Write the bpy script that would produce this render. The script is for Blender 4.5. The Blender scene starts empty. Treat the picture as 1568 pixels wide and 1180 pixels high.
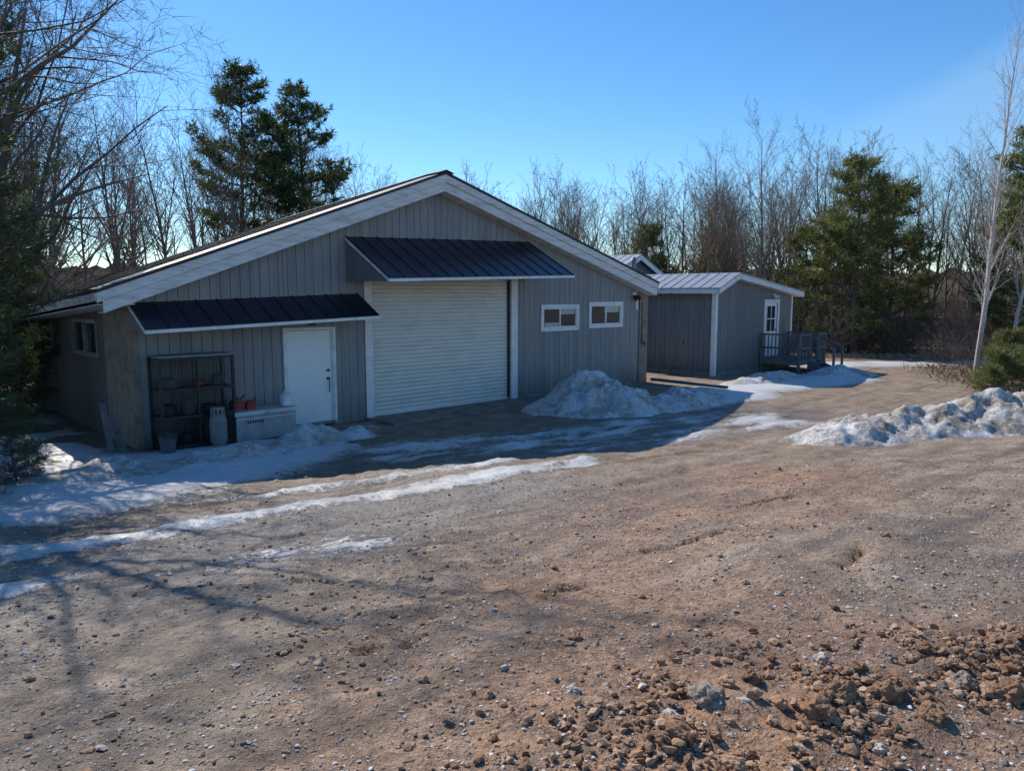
import bpy, math, random, bmesh
import numpy as np
from mathutils import Vector, Matrix
from mathutils import noise as mn
random.seed(7); RNG=np.random.default_rng(7)
scene=bpy.context.scene
COL=scene.collection

# ------------------------------------------------------------------ noise
def _hash(ix,iy,seed):
    n=(ix.astype(np.int64)*374761393+iy.astype(np.int64)*668265263+seed*1442695041)&0xffffffff
    n=((n^(n>>13))*1274126177)&0xffffffff
    n=n^(n>>16)
    return (n&0xffffff)/float(0xffffff)
def vnoise(x,y,seed=0):
    x=np.asarray(x,float);y=np.asarray(y,float)
    ix=np.floor(x);iy=np.floor(y);fx=x-ix;fy=y-iy
    fx=fx*fx*(3-2*fx);fy=fy*fy*(3-2*fy)
    a=_hash(ix,iy,seed);b=_hash(ix+1,iy,seed);c=_hash(ix,iy+1,seed);d=_hash(ix+1,iy+1,seed)
    return (a*(1-fx)+b*fx)*(1-fy)+(c*(1-fx)+d*fx)*fy
def fbm(x,y,seed=0,o=4):
    s=0;a=.5;t=0
    for i in range(o):
        s=s+a*vnoise(x*2**i,y*2**i,seed+i*17);t+=a;a*=.5
    return s/t
def sstep(a,b,x):
    t=np.clip((x-a)/(b-a),0,1);return t*t*(3-2*t)

# ------------------------------------------------------------------ frame of building
P0=(-3.21,17.07); DU=(.725,.689); NN=(.689,-.725)
def rotxy(x,y):   # world -> (u,m)
    dx=x-P0[0];dy=y-P0[1]
    return dx*DU[0]+dy*DU[1], dx*NN[0]+dy*NN[1]
def seg_d(x,y,a,b):
    ax,ay=a;bx,by=b
    t=np.clip(((x-ax)*(bx-ax)+(y-ay)*(by-ay))/((bx-ax)**2+(by-ay)**2),0,1)
    return np.hypot(x-ax-t*(bx-ax),y-ay-t*(by-ay))
def poly_sd(x,y,P):
    d=np.full(np.shape(x),1e9);ins=np.zeros(np.shape(x),bool)
    n=len(P)
    for i in range(n):
        a=P[i];b=P[(i+1)%n]
        d=np.minimum(d,seg_d(x,y,a,b))
        c=((a[1]>y)!=(b[1]>y))&(x<(b[0]-a[0])*(y-a[1])/(b[1]-a[1]+1e-12)+a[0])
        ins^=c
    return np.where(ins,-d,d)

def gbase(x,y):
    k=y-.35*x
    t=np.clip((15.5-k)/16.5,0,1)
    h=1.3*t*t*(3-2*t)
    return h
def gh(x,y):
    x=np.asarray(x,float);y=np.asarray(y,float)
    h=gbase(x,y)
    u,m=rotxy(x,y)
    out=sstep(.0,1.5,m)+sstep(1,3,-6.5-u)+sstep(20,22,u)+sstep(-14,-16,m)
    out=np.clip(out,0,1)
    h=h+out*(.10*(fbm(x*.35,y*.35,3)-.5))
    near=1-sstep(12,20,np.hypot(x,y))
    h=h+near*out*(.09*(fbm(x*1.7,y*1.7,9)-.5)+.05*(fbm(x*7,y*7,11,4)-.5))
    for m0,dp in ((8.4,.045),(6.9,.04),(10.3,.035),(11.8,.035)):
        r=np.abs(m-m0-.5*np.sin(u*.25+m0))
        h=h-dp*np.exp(-(r/.15)**2)*sstep(-6,-2,u)*(1-sstep(6,9,u))
    return h

# ------------------------------------------------------------------ material helpers
def newmat(name):
    m=bpy.data.materials.new(name);m.use_nodes=True
    nt=m.node_tree;b=nt.nodes['Principled BSDF'];return m,nt,b
def N(nt,t,**k):
    n=nt.nodes.new(t)
    for a,v in k.items(): setattr(n,a,v)
    return n
def ramp(nt,fac,stops):
    r=N(nt,'ShaderNodeValToRGB');nt.links.new(fac,r.inputs[0])
    e=r.color_ramp.elements
    while len(e)<len(stops): e.new(.5)
    for i,(p,c) in enumerate(stops):
        e[i].position=p;e[i].color=(c[0],c[1],c[2],1) if not isinstance(c,(int,float)) else (c,c,c,1)
    return r.outputs[0]
def mix(nt,f,a,b,mode='MIX'):
    m=N(nt,'ShaderNodeMix',data_type='RGBA',blend_type=mode)
    for s,v in ((m.inputs[0],f),(m.inputs[6],a),(m.inputs[7],b)):
        if hasattr(v,'links'): nt.links.new(v,s)
        elif isinstance(v,(int,float)): s.default_value=v if s==m.inputs[0] else (v,v,v,1)
        else: s.default_value=(v[0],v[1],v[2],1)
    return m.outputs[2]
def math_(nt,op,a,b=0,c=None,clamp=False):
    m=N(nt,'ShaderNodeMath',operation=op);m.use_clamp=clamp
    for i,v in enumerate((a,b) if c is None else (a,b,c)):
        if hasattr(v,'links'): nt.links.new(v,m.inputs[i])
        else: m.inputs[i].default_value=v
    return m.outputs[0]
def noise(nt,vec,scale,detail=4,rough=.55,out=0):
    n=N(nt,'ShaderNodeTexNoise');n.inputs['Scale'].default_value=scale
    n.inputs['Detail'].default_value=detail;n.inputs['Roughness'].default_value=rough
    if vec is not None: nt.links.new(vec,n.inputs['Vector'])
    return n.outputs[out]
def simple(name,col,rough=.6,metal=0,var=.15,scale=3,bump=.0,bscale=30,stretch=None,spec=.5):
    m,nt,b=newmat(name)
    tc=N(nt,'ShaderNodeTexCoord');v=tc.outputs['Object']
    if stretch:
        mp=N(nt,'ShaderNodeMapping');mp.inputs['Scale'].default_value=stretch
        nt.links.new(v,mp.inputs[0]);v=mp.outputs[0]
    f=noise(nt,v,scale,5,.6)
    c=ramp(nt,f,[(.25,[x*(1-var*1.6) for x in col]),(.5,col),(.8,[min(1,x*(1+var)) for x in col])])
    nt.links.new(c,b.inputs['Base Color'])
    b.inputs['Roughness'].default_value=rough;b.inputs['Metallic'].default_value=metal
    b.inputs['Specular IOR Level'].default_value=spec
    if bump>0:
        bp=N(nt,'ShaderNodeBump');bp.inputs['Strength'].default_value=bump;bp.inputs['Distance'].default_value=.01
        nt.links.new(noise(nt,v,bscale,3),bp.inputs['Height']);nt.links.new(bp.outputs[0],b.inputs['Normal'])
    return m

def siding_mat(name,col):
    m,nt,b=newmat(name)
    tc=N(nt,'ShaderNodeTexCoord');v=tc.outputs['Object']
    mp=N(nt,'ShaderNodeMapping');mp.inputs['Scale'].default_value=(6,6,.5);nt.links.new(v,mp.inputs[0])
    streak=noise(nt,mp.outputs[0],1.5,5,.65)
    blot=noise(nt,v,.9,5,.6)
    c=ramp(nt,streak,[(.25,[x*.75 for x in col]),(.5,col),(.75,[x*1.17 for x in col])])
    c=mix(nt,ramp(nt,blot,[(.45,0),(.75,.5)]),c,[col[0]*1.15,col[1]*1.05,col[2]*.85])
    sx=N(nt,'ShaderNodeSeparateXYZ');nt.links.new(v,sx.inputs[0])
    dirt=math_(nt,'MULTIPLY',math_(nt,'SUBTRACT',1,math_(nt,'MULTIPLY',sx.outputs[2],1.4),clamp=True),blot,clamp=True)
    c=mix(nt,dirt,c,(.09,.075,.06))
    isl=N(nt,'ShaderNodeNewGeometry')
    c=mix(nt,.3,c,ramp(nt,isl.outputs['Random Per Island'],[(0,.38),(1,.62)]),'OVERLAY')
    nt.links.new(c,b.inputs['Base Color']);b.inputs['Roughness'].default_value=.75
    return m

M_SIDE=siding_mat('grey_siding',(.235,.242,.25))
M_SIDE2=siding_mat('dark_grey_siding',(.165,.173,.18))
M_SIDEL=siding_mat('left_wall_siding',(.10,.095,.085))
M_BACK=simple('wall_backing',(.10,.105,.115),.9)
M_WHITE=simple('weathered_white_trim',(.70,.70,.70),.65,var=.15,scale=5,stretch=(1,1,1))
M_FASC=simple('weathered_fascia',(.62,.615,.62),.7,var=.26,scale=4,stretch=(.6,1,4),bump=.3)
M_DOOR=simple('door_paint',(.74,.75,.77),.45,var=.05)
M_ROLL=simple('roller_door_paint',(.69,.67,.62),.5,var=.10,scale=1.5,stretch=(1,1,3))
M_BLK=simple('dark_metal_roofing',(.018,.020,.028),.5,metal=.1,var=.25,spec=.4)
M_AWN=simple('awning_blue_black_metal',(.010,.016,.034),.33,metal=.2,var=.25,spec=.6)
M_LROOF=simple('light_metal_roofing',(.36,.38,.40),.42,metal=.5,var=.15)
M_STUC=simple('tan_stucco',(.22,.185,.145),.9,var=.3,scale=5,bump=.8,bscale=20)
M_CONC=simple('concrete_foundation',(.22,.195,.165),.85,var=.45,scale=2.5,bump=.5)
M_DARK=simple('dark_steel',(.025,.025,.028),.5,metal=.4)
M_RED=simple('red_plastic',(.28,.02,.015),.4)
M_TANK=simple('propane_grey',(.20,.205,.21),.5,var=.25)
M_JUG=simple('white_plastic',(.62,.64,.66),.35)
M_CHEST=simple('chest_plastic',(.30,.31,.32),.5,var=.25)
M_CHESTL=simple('chest_lid_plastic',(.50,.51,.52),.5,var=.2)
M_WOODG=simple('weathered_deck_wood',(.14,.14,.145),.85,var=.3,scale=6,bump=.4)
M_CURT=simple('window_blind',(.45,.44,.40),.8)
M_BRASS=simple('door_hardware',(.04,.04,.04),.3,metal=.8)
m,nt,b=newmat('window_glass');b.inputs['Base Color'].default_value=(.03,.04,.045,1);b.inputs['Roughness'].default_value=.06;b.inputs['Specular IOR Level'].default_value=.9
M_GLASS=m

# snow
def snow_mat(name,dirty=.3,base=(.74,.75,.76)):
    m,nt,b=newmat(name)
    g=N(nt,'ShaderNodeNewGeometry');v=g.outputs['Position']
    n1=noise(nt,v,1.6,6,.7);n2=noise(nt,v,9,5,.7)
    f=math_(nt,'ADD',math_(nt,'MULTIPLY',n1,.6),math_(nt,'MULTIPLY',n2,.4))
    f=ramp(nt,f,[(.50-.25*dirty*.5,0),(.68-.2*dirty,1)])
    c=mix(nt,math_(nt,'MULTIPLY',f,min(1,dirty*1.6)),base,(.30,.235,.17))
    c=mix(nt,ramp(nt,noise(nt,v,45,3,.6),[(.52,0),(.66,.8*min(1,dirty*2))]),c,(.12,.09,.065))
    nt.links.new(c,b.inputs['Base Color']);b.inputs['Roughness'].default_value=.5
    bp=N(nt,'ShaderNodeBump');bp.inputs['Strength'].default_value=1;bp.inputs['Distance'].default_value=.05
    nt.links.new(noise(nt,v,12,6,.75),bp.inputs['Height']);nt.links.new(bp.outputs[0],b.inputs['Normal'])
    return m
M_SNOW=snow_mat('old_snow',.50,(.73,.735,.74))
M_SNOWD=snow_mat('dirty_snow',.62,(.78,.775,.76))

# ground
def ground_mat():
    m,nt,b=newmat('gravel_yard')
    g=N(nt,'ShaderNodeNewGeometry');v=g.outputs['Position']
    def attr(n):
        a=N(nt,'ShaderNodeAttribute');a.attribute_name=n;return a.outputs['Fac']
    big=noise(nt,v,.35,4,.6);mid=noise(nt,v,1.8,6,.68);fine=noise(nt,v,16,5,.75);vf=noise(nt,v,70,3,.75)
    c=ramp(nt,mid,[(.32,(.20,.135,.09)),(.5,(.37,.265,.18)),(.66,(.52,.405,.295))])
    redf=ramp(nt,math_(nt,'ADD',math_(nt,'MULTIPLY',big,.6),attr('red')),[(.44,0),(.72,.9)])
    c=mix(nt,redf,c,ramp(nt,math_(nt,'ADD',math_(nt,'MULTIPLY',fine,.6),math_(nt,'MULTIPLY',mid,.4)),[(.34,(.22,.105,.05)),(.62,(.54,.30,.165))]))
    gry=ramp(nt,math_(nt,'ADD',math_(nt,'MULTIPLY',mid,.5),attr('grey')),[(.45,0),(.85,.9)])
    c=mix(nt,gry,c,ramp(nt,fine,[(.3,(.22,.195,.175)),(.7,(.52,.475,.44))]))
    c=mix(nt,ramp(nt,fine,[(.36,.75),(.52,0)]),c,(.10,.066,.044))
    hgt=None
    wv=mix(nt,.03,v,noise(nt,v,30,1,out=1))
    for sc,th,am in ((22,.32,.85),(55,.36,.8)):
        vo=N(nt,'ShaderNodeTexVoronoi');vo.inputs['Scale'].default_value=sc;vo.inputs['Randomness'].default_value=1
        nt.links.new(wv,vo.inputs['Vector'])
        body=ramp(nt,vo.outputs['Distance'],[(th-.12,1),(th+.04,0)])
        sel=N(nt,'ShaderNodeSeparateColor');nt.links.new(vo.outputs['Color'],sel.inputs[0])
        pick=math_(nt,'LESS_THAN',sel.outputs[0],.36)
        body=math_(nt,'MULTIPLY',body,pick)
        pc=ramp(nt,sel.outputs[1],[(0,(.13,.10,.08)),(.4,(.32,.25,.19)),(.75,(.54,.465,.39)),(1,(.78,.73,.67))])
        c=mix(nt,math_(nt,'MULTIPLY',body,am),c,pc)
        hh=math_(nt,'MULTIPLY',body,16./sc)
        hgt=hh if hgt is None else math_(nt,'ADD',hgt,hh)
    c=mix(nt,ramp(nt,vf,[(.36,.65),(.49,0)]),c,(.07,.046,.032))
    mp=N(nt,'ShaderNodeMapping');mp.inputs['Rotation'].default_value=(0,0,math.radians(-43.5));nt.links.new(v,mp.inputs[0])
    mp2=N(nt,'ShaderNodeMapping');mp2.inputs['Scale'].default_value=(.22,2.6,1);nt.links.new(mp.outputs[0],mp2.inputs[0])
    st=noise(nt,mp2.outputs[0],1.2,5,.6)
    c=mix(nt,ramp(nt,st,[(.34,.7),(.48,0)]),c,(.15,.098,.063))
    c=mix(nt,ramp(nt,st,[(.56,0),(.72,.28)]),c,(.58,.50,.42))
    c=mix(nt,attr('rut'),c,(.17,.07,.025))
    wet=math_(nt,'MULTIPLY',attr('wet'),ramp(nt,math_(nt,'ADD',math_(nt,'MULTIPLY',mid,.5),math_(nt,'MULTIPLY',st,.5)),[(.38,1),(.66,.4)]))
    c=mix(nt,math_(nt,'MULTIPLY',wet,.78),c,(.045,.034,.027))
    lit=ramp(nt,fine,[(.3,(.06,.042,.028)),(.55,(.19,.13,.08)),(.75,(.32,.235,.15))])
    c=mix(nt,attr('litter'),c,lit)
    sn=math_(nt,'ADD',attr('snow'),math_(nt,'MULTIPLY',math_(nt,'SUBTRACT',fine,.5),.9))
    sn=math_(nt,'ADD',sn,math_(nt,'MULTIPLY',math_(nt,'SUBTRACT',mid,.5),.6))
    sf=ramp(nt,sn,[(.42,0),(.60,1)])
    thin=ramp(nt,sn,[(.5,0),(1.0,1)])
    scol=mix(nt,thin,(.50,.46,.42),(.76,.765,.78))
    scol=mix(nt,ramp(nt,vf,[(.52,0),(.68,.6)]),scol,(.18,.135,.10))
    c=mix(nt,sf,c,scol)
    nt.links.new(c,b.inputs['Base Color'])
    r=mix(nt,gry,(.75,.75,.75),(.42,.42,.42))
    r=mix(nt,wet,r,(.22,.22,.22))
    r=mix(nt,sf,r,(.34,.34,.34))
    nt.links.new(r,b.inputs['Roughness'])
    b.inputs['Specular IOR Level'].default_value=.5
    h=math_(nt,'ADD',hgt,math_(nt,'ADD',math_(nt,'MULTIPLY',fine,1.4),math_(nt,'MULTIPLY',vf,.45)))
    h=math_(nt,'ADD',math_(nt,'MULTIPLY',h,math_(nt,'SUBTRACT',1.,math_(nt,'MULTIPLY',sf,.6))),math_(nt,'MULTIPLY',sf,1.0))
    bp=N(nt,'ShaderNodeBump');bp.inputs['Strength'].default_value=1;bp.inputs['Distance'].default_value=.024
    nt.links.new(h,bp.inputs['Height']);nt.links.new(bp.outputs[0],b.inputs['Normal'])
    return m
M_GROUND=ground_mat()

def bark(name,col,white=False):
    m,nt,b=newmat(name)
    tc=N(nt,'ShaderNodeTexCoord');v=tc.outputs['Object']
    mp=N(nt,'ShaderNodeMapping');mp.inputs['Scale'].default_value=(4,4,1.2) if not white else (2,2,14);nt.links.new(v,mp.inputs[0])
    f=noise(nt,mp.outputs[0],3,3,.65)
    if white: c=ramp(nt,f,[(.33,(.09,.075,.065)),(.42,col),(.7,[x*1.15 for x in col])])
    else: c=ramp(nt,f,[(.3,[x*.55 for x in col]),(.6,col),(.8,[x*1.4 for x in col])])
    oi=N(nt,'ShaderNodeObjectInfo')
    c=mix(nt,.7,c,ramp(nt,oi.outputs['Random'],[(0,(.34,.32,.31)),(.5,(.50,.48,.45)),(1,(.66,.57,.47))]),'OVERLAY')
    nt.links.new(c,b.inputs['Base Color']);b.inputs['Roughness'].default_value=.85
    return m
def needles(name,c1,c2,tl=(.16,.2,.03)):
    m,nt,b=newmat(name)
    g=N(nt,'ShaderNodeNewGeometry')
    tc=N(nt,'ShaderNodeTexCoord')
    f=math_(nt,'ADD',math_(nt,'MULTIPLY',g.outputs['Random Per Island'],.5),math_(nt,'MULTIPLY',noise(nt,tc.outputs['Object'],1.1,2),.5))
    c=ramp(nt,f,[(.25,c1),(.75,c2)])
    nt.links.new(c,b.inputs['Base Color']);b.inputs['Roughness'].default_value=.5
    tr=N(nt,'ShaderNodeBsdfTranslucent');nt.links.new(mix(nt,.5,c,tl),tr.inputs[0])
    ms=N(nt,'ShaderNodeMixShader');ms.inputs[0].default_value=.35
    nt.links.new(b.outputs[0],ms.inputs[1]);nt.links.new(tr.outputs[0],ms.inputs[2])
    nt.links.new(ms.outputs[0],nt.nodes['Material Output'].inputs[0])
    return m
M_BARK=bark('grey_brown_bark',(.24,.19,.155))
M_BARKN=bark('dark_grey_bark',(.15,.125,.11))
M_BIRCH=bark('birch_bark',(.58,.53,.49),True)
M_NEED=needles('pine_needles_dark',(.022,.042,.018),(.075,.105,.04))
M_NEEDL=needles('pine_needles_yellowgreen',(.07,.085,.03),(.21,.22,.08),(.3,.32,.07))

# ------------------------------------------------------------------ mesh helpers
def mesh_np(name,V,F,mats=None,mi=None,smooth=False):
    me=bpy.data.meshes.new(name)
    V=np.ascontiguousarray(V,dtype=np.float32);F=np.ascontiguousarray(F,dtype=np.int32)
    me.vertices.add(len(V));me.vertices.foreach_set('co',V.ravel())
    k=F.shape[1]
    me.loops.add(F.size);me.loops.foreach_set('vertex_index',F.ravel())
    me.polygons.add(len(F));me.polygons.foreach_set('loop_start',np.arange(0,F.size,k,dtype=np.int32))
    if mi is not None: me.polygons.foreach_set('material_index',np.asarray(mi,dtype=np.int32))
    me.polygons.foreach_set('use_smooth',np.full(len(F),smooth))
    me.update(calc_edges=True)
    for m in (mats or []): me.materials.append(m)
    return me
def addobj(name,me,parent=None,loc=None,rotz=None,scale=None):
    o=bpy.data.objects.new(name,me);COL.objects.link(o)
    if parent: o.parent=parent
    if loc is not None: o.location=loc
    if rotz is not None: o.rotation_euler=(0,0,rotz)
    if scale is not None: o.scale=scale if hasattr(scale,'__len__') else (scale,)*3
    return o
def empty(name,loc=(0,0,0),rotz=0):
    e=bpy.data.objects.new(name,None);COL.objects.link(e);e.location=loc;e.rotation_euler=(0,0,rotz);e.empty_display_size=.3
    return e
class MB:
    def __init__(s): s.v=[];s.f=[];s.m=[];s.T=lambda p:p
    def add(s,vs,fs,mat=0):
        n=len(s.v);s.v+= [s.T(p) for p in vs];s.f+=[tuple(i+n for i in f) for f in fs];s.m+=[mat]*len(fs)
    def box(s,x0,x1,y0,y1,z0,z1,mat=0):
        s.add([(x0,y0,z0),(x1,y0,z0),(x1,y1,z0),(x0,y1,z0),(x0,y0,z1),(x1,y0,z1),(x1,y1,z1),(x0,y1,z1)],
              [(0,3,2,1),(4,5,6,7),(0,1,5,4),(1,2,6,5),(2,3,7,6),(3,0,4,7)],mat)
    def prism(s,pts,y0,y1,mat=0):
        n=len(pts)
        s.add([(p[0],y0,p[1]) for p in pts]+[(p[0],y1,p[1]) for p in pts],
              [tuple(range(n)),tuple(range(2*n-1,n-1,-1))]+[(i,i+n,(i+1)%n+n,(i+1)%n) for i in range(n)],mat)
    def hexa(s,b4,t4,mat=0):
        s.add(list(b4)+list(t4),[(0,3,2,1),(4,5,6,7),(0,1,5,4),(1,2,6,5),(2,3,7,6),(3,0,4,7)],mat)
    def tube(s,p0,p1,r0,r1=None,n=8,mat=0,caps=True):
        r1=r0 if r1 is None else r1
        a=Vector(p0);c=Vector(p1);d=(c-a).normalized()
        x=d.orthogonal().normalized();y=d.cross(x)
        vs=[]
        for (q,r) in ((a,r0),(c,r1)):
            for i in range(n):
                t=2*math.pi*i/n;vs.append(tuple(q+x*math.cos(t)*r+y*math.sin(t)*r))
        fs=[(i,(i+1)%n,(i+1)%n+n,i+n) for i in range(n)]
        if caps: fs+= [tuple(range(n-1,-1,-1)),tuple(range(n,2*n))]
        s.add(vs,fs,mat)
    def lathe(s,prof,cx,cy,n=20,mat=0):
        vs=[];fs=[]
        for (r,z) in prof:
            for i in range(n):
                t=2*math.pi*i/n;vs.append((cx+r*math.cos(t),cy+r*math.sin(t),z))
        for k in range(len(prof)-1):
            for i in range(n):
                fs.append((k*n+i,k*n+(i+1)%n,(k+1)*n+(i+1)%n,(k+1)*n+i))
        fs.append(tuple(range(n-1,-1,-1)));fs.append(tuple(range((len(prof)-1)*n,len(prof)*n)))
        s.add(vs,fs,mat)
    def obj(s,name,mats,parent=None,bevel=0,smooth=False):
        me=bpy.data.meshes.new(name);me.from_pydata(s.v,[],s.f)
        for m in mats: me.materials.append(m)
        me.polygons.foreach_set('material_index',s.m)
        me.update()
        o=addobj(name,me,parent)
        if smooth:
            me.polygons.foreach_set('use_smooth',[True]*len(me.polygons))
            try: me.set_sharp_from_angle(angle=math.radians(40))
            except Exception: pass
        if bevel>0:
            bm=o.modifiers.new('bevel','BEVEL');bm.width=bevel;bm.segments=2;bm.limit_method='ANGLE'
        return o

def board_wall(mb,u0,u1,topfn,openings,yo,yi,pitch,gap,z0,mat=0):
    edges=set([u0,u1])
    k=math.ceil(u0/pitch)
    while k*pitch<u1:
        edges.add(round(k*pitch,4));k+=1
    for o in openings: edges.add(o[0]);edges.add(o[1])
    edges=sorted(e for e in edges if u0<=e<=u1)
    for a,b_ in zip(edges[:-1],edges[1:]):
        if b_-a<.012: continue
        g=gap/2 if b_-a>gap*2 else 0
        xa=a+g;xb=b_-g;mid=(a+b_)/2
        ops=sorted([(o[2],o[3]) for o in openings if o[0]<=mid<=o[1]])
        cur=z0;ivs=[]
        for (lo,hi) in ops:
            if lo>cur: ivs.append((cur,lo))
            cur=max(cur,hi)
        ivs.append((cur,None))
        for lo,hi in ivs:
            if hi is None: ta,tb=topfn(xa),topfn(xb)
            else: ta=tb=hi
            if min(ta,tb)-lo<.01: continue
            mb.prism([(xa,lo),(xb,lo),(xb,tb),(xa,ta)],yo,yi,mat)

# ================================================================== TERRAIN
def axis(segs):
    out=[]
    for a,b_,st in segs: out+=list(np.arange(a,b_-1e-6,st))
    return np.array(out)
xs=axis([(-700,-200,100),(-200,-60,20),(-60,-30,3),(-30,-14,.4),(-14,-6,.14),(-6,6,.055),(6,14,.12),(14,30,.35),(30,60,3),(60,200,20),(200,701,100)])
ys=axis([(-400,-40,60),(-40,-4,4),(-4,1.4,.5),(1.4,8,.045),(8,20,.09),(20,36,.25),(36,80,2),(80,200,20),(200,901,100)])
X,Y=np.meshgrid(xs,ys)
Z=gh(X,Y)
u,mm=rotxy(X,Y)
nz=fbm(X*.9,Y*.9,41,5);nz2=fbm(X*2.6,Y*2.6,43,4)
nzs=fbm(u*.8,mm*3.2,47,5)     # streaks along the drive
snow=np.zeros_like(X)
def reg(sd,w): return np.clip(.5-sd/w,0,1)
A=[(-12,6.4),(-5.2,7.9),(-3.8,9.9),(-2.7,13.6),(-3.0,16.4),(-7,13.2),(-9,15.3),(-16,23),(-30,26),(-30,5)]
snow=np.maximum(snow,reg(poly_sd(X,Y,A),1.6))
snow=snow*(1-.45*sstep(.48,.60,nz)*(1-sstep(-3.8,-4.6,X)))
holes=sstep(.48,.60,nz)*sstep(-5.6,-7.5,X)
snow=snow*(1-.65*holes)
snow=np.maximum(snow,.92*reg(seg_d(X,Y,(-3.2,7.5),(1.0,11.6))-.50,.6)*(.25+1.05*nzs))
snow=np.maximum(snow,.92*reg(seg_d(X,Y,(-4.0,9.0),(-.2,11.8))-.38,.7)*(.20+1.1*nzs))
snow=np.maximum(snow,.80*reg(seg_d(X,Y,(-1.8,13.2),(5.6,17.2))-1.35,1.5)*(.16+1.15*nzs))
snow=np.maximum(snow,.82*reg(seg_d(X,Y,(1.0,13.0),(6.4,16.6))-.55,.9)*(.22+1.05*nzs))
snow=np.maximum(snow,.80*reg(seg_d(X,Y,(-6.0,6.3),(-2.4,7.2))-.9,1.6)*(.08+1.3*nzs))
snow=np.maximum(snow,.78*reg(seg_d(X,Y,(-4.6,4.6),(-1.4,6.2))-.8,1.4)*(.04+1.3*nzs))
snow=np.maximum(snow,reg(seg_d(X,Y,(6.0,21.6),(11.2,25.2))-1.25,1.2))
snow=np.maximum(snow,reg(seg_d(X,Y,(4.2,19.2),(6.6,21.0))-1.0,1.2))
snow=np.maximum(snow,.95*reg(seg_d(X,Y,(12.5,30.0),(21.5,31.0))-1.3,1.5)*(.6+.7*nz))
snow=np.maximum(snow,.9*reg(seg_d(X,Y,(6,13.4),(12,14.4))-.9,.9)*(.35+nz2*.9))
litter=np.clip(sstep(33,36,Y)+sstep(-11.5,-14,X)+sstep(0,1.2,(X-13.4)-(Y-22)*.25)*sstep(17,19,Y)*(1-sstep(27.5,29,Y)),0,1)
litter=np.clip(litter+sstep(-5.5,-6.8,X)*sstep(4,6,Y)*.7,0,1)
snow=np.maximum(snow,.60*sstep(.52,.70,fbm(X*.12,Y*.12,77))*sstep(34,37,Y))
apr_clear=reg(seg_d(X,Y,(-2.2,16.6),(.9,19.6))-.7,.5)
snow=snow*(1-.9*apr_clear)
wet=np.maximum(.7*apr_clear,1.0*reg(seg_d(X,Y,(-3.0,12.6),(6.2,17.6))-1.5,2.2))
wet=np.maximum(wet,.75*reg(seg_d(X,Y,(-5.0,5.8),(-.8,8.4))-1.2,2.4)*(.2+nzs))
wet=np.maximum(wet,.55*sstep(.52,.68,nzs)*(1-sstep(5,8,np.hypot(X+2,Y-5))))
wet=np.maximum(wet,.35*sstep(.50,.62,fbm(X*.5+4,Y*.5,88))*(Y<9)*(X<3))
grey=.55*reg(seg_d(X,Y,(-4.5,4.6),(-.3,9.2))-1.6,3.0)+.04+.18*(X>2)*sstep(.45,.65,fbm(X*.6,Y*.6,89))
red=.38*reg(seg_d(X,Y,(.2,4.8),(3.2,9.5))-.8,2.4)+.40*reg(seg_d(X,Y,(.6,2.7),(4,3.9))-.5,1.0)+.10*(X>-1)
red=red+.24*reg(seg_d(X,Y,(-1.0,6.2),(1.5,8.8))-.4,1.2)+.16*reg(seg_d(X,Y,(-2,2.6),(1.5,3.8))-.4,1.6)
rut=np.exp(-((np.abs(mm-7.55-.35*np.sin(u*.5)))/.06)**2)*sstep(-4.5,-3,u)*(1-sstep(2.5,4,u))*sstep(.42,.55,nz2)
for (a,b_) in (((1.05,5.6),(1.45,5.8)),((1.45,5.8),(1.75,6.1)),((-.9,3.6),(-.5,3.75)),((-.35,5.3),(.05,5.6)),((.2,4.5),(.5,4.7)),((2.2,7.4),(3.1,7.9)),((-1.5,5.0),(-1.2,5.15)),((2.3,5.0),(2.6,5.3))):
    wx=X+.10*(fbm(X*6,Y*6,71)-.5);wy=Y+.10*(fbm(X*6,Y*6,72)-.5)
    d=seg_d(wx,wy,a,b_);k_=np.exp(-(d/.035)**2)*sstep(.30,.5,fbm(X*8,Y*8,73));rut=np.maximum(rut,k_*.8);Z=Z-.05*k_
Z=Z-.03*rut
sn_vis=snow+(nz2-.5)*.5
Z=Z+.05*sstep(.5,.9,sn_vis)*(Y<60)
def churn(x,y):
    c=np.clip(reg(seg_d(x,y,(.6,2.75),(4.4,4.1))-.34,.7),0,1)
    rid=1-np.abs(fbm(x*4.2,y*4.2,65,4)-.5)*4
    return c*(.13*(fbm(x*3.5,y*3.5,61,5)-.38)+.045*rid.clip(-.5,1)*fbm(x*2,y*2,67)+.035*(fbm(x*14,y*14,63,2)-.5)+.02)
Z=Z+churn(X,Y)
ny,nx=X.shape
V=np.stack([X.ravel(),Y.ravel(),Z.ravel()],1)
idx=np.arange(nx*ny).reshape(ny,nx)
F=np.stack([idx[:-1,:-1].ravel(),idx[:-1,1:].ravel(),idx[1:,1:].ravel(),idx[1:,:-1].ravel()],1)
me=mesh_np('ground',V,F,[M_GROUND],smooth=True)
for nme,arr in (('snow',snow),('wet',wet),('grey',grey),('red',red),('rut',np.clip(rut,0,1)),('litter',litter)):
    at=me.attributes.new(nme,'FLOAT','POINT');at.data.foreach_set('value',arr.ravel().astype(np.float32))
addobj('ground',me)
def gz(x,y):
    x=np.asarray(x,float);y=np.asarray(y,float)
    return gh(x,y)+churn(x,y)

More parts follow.
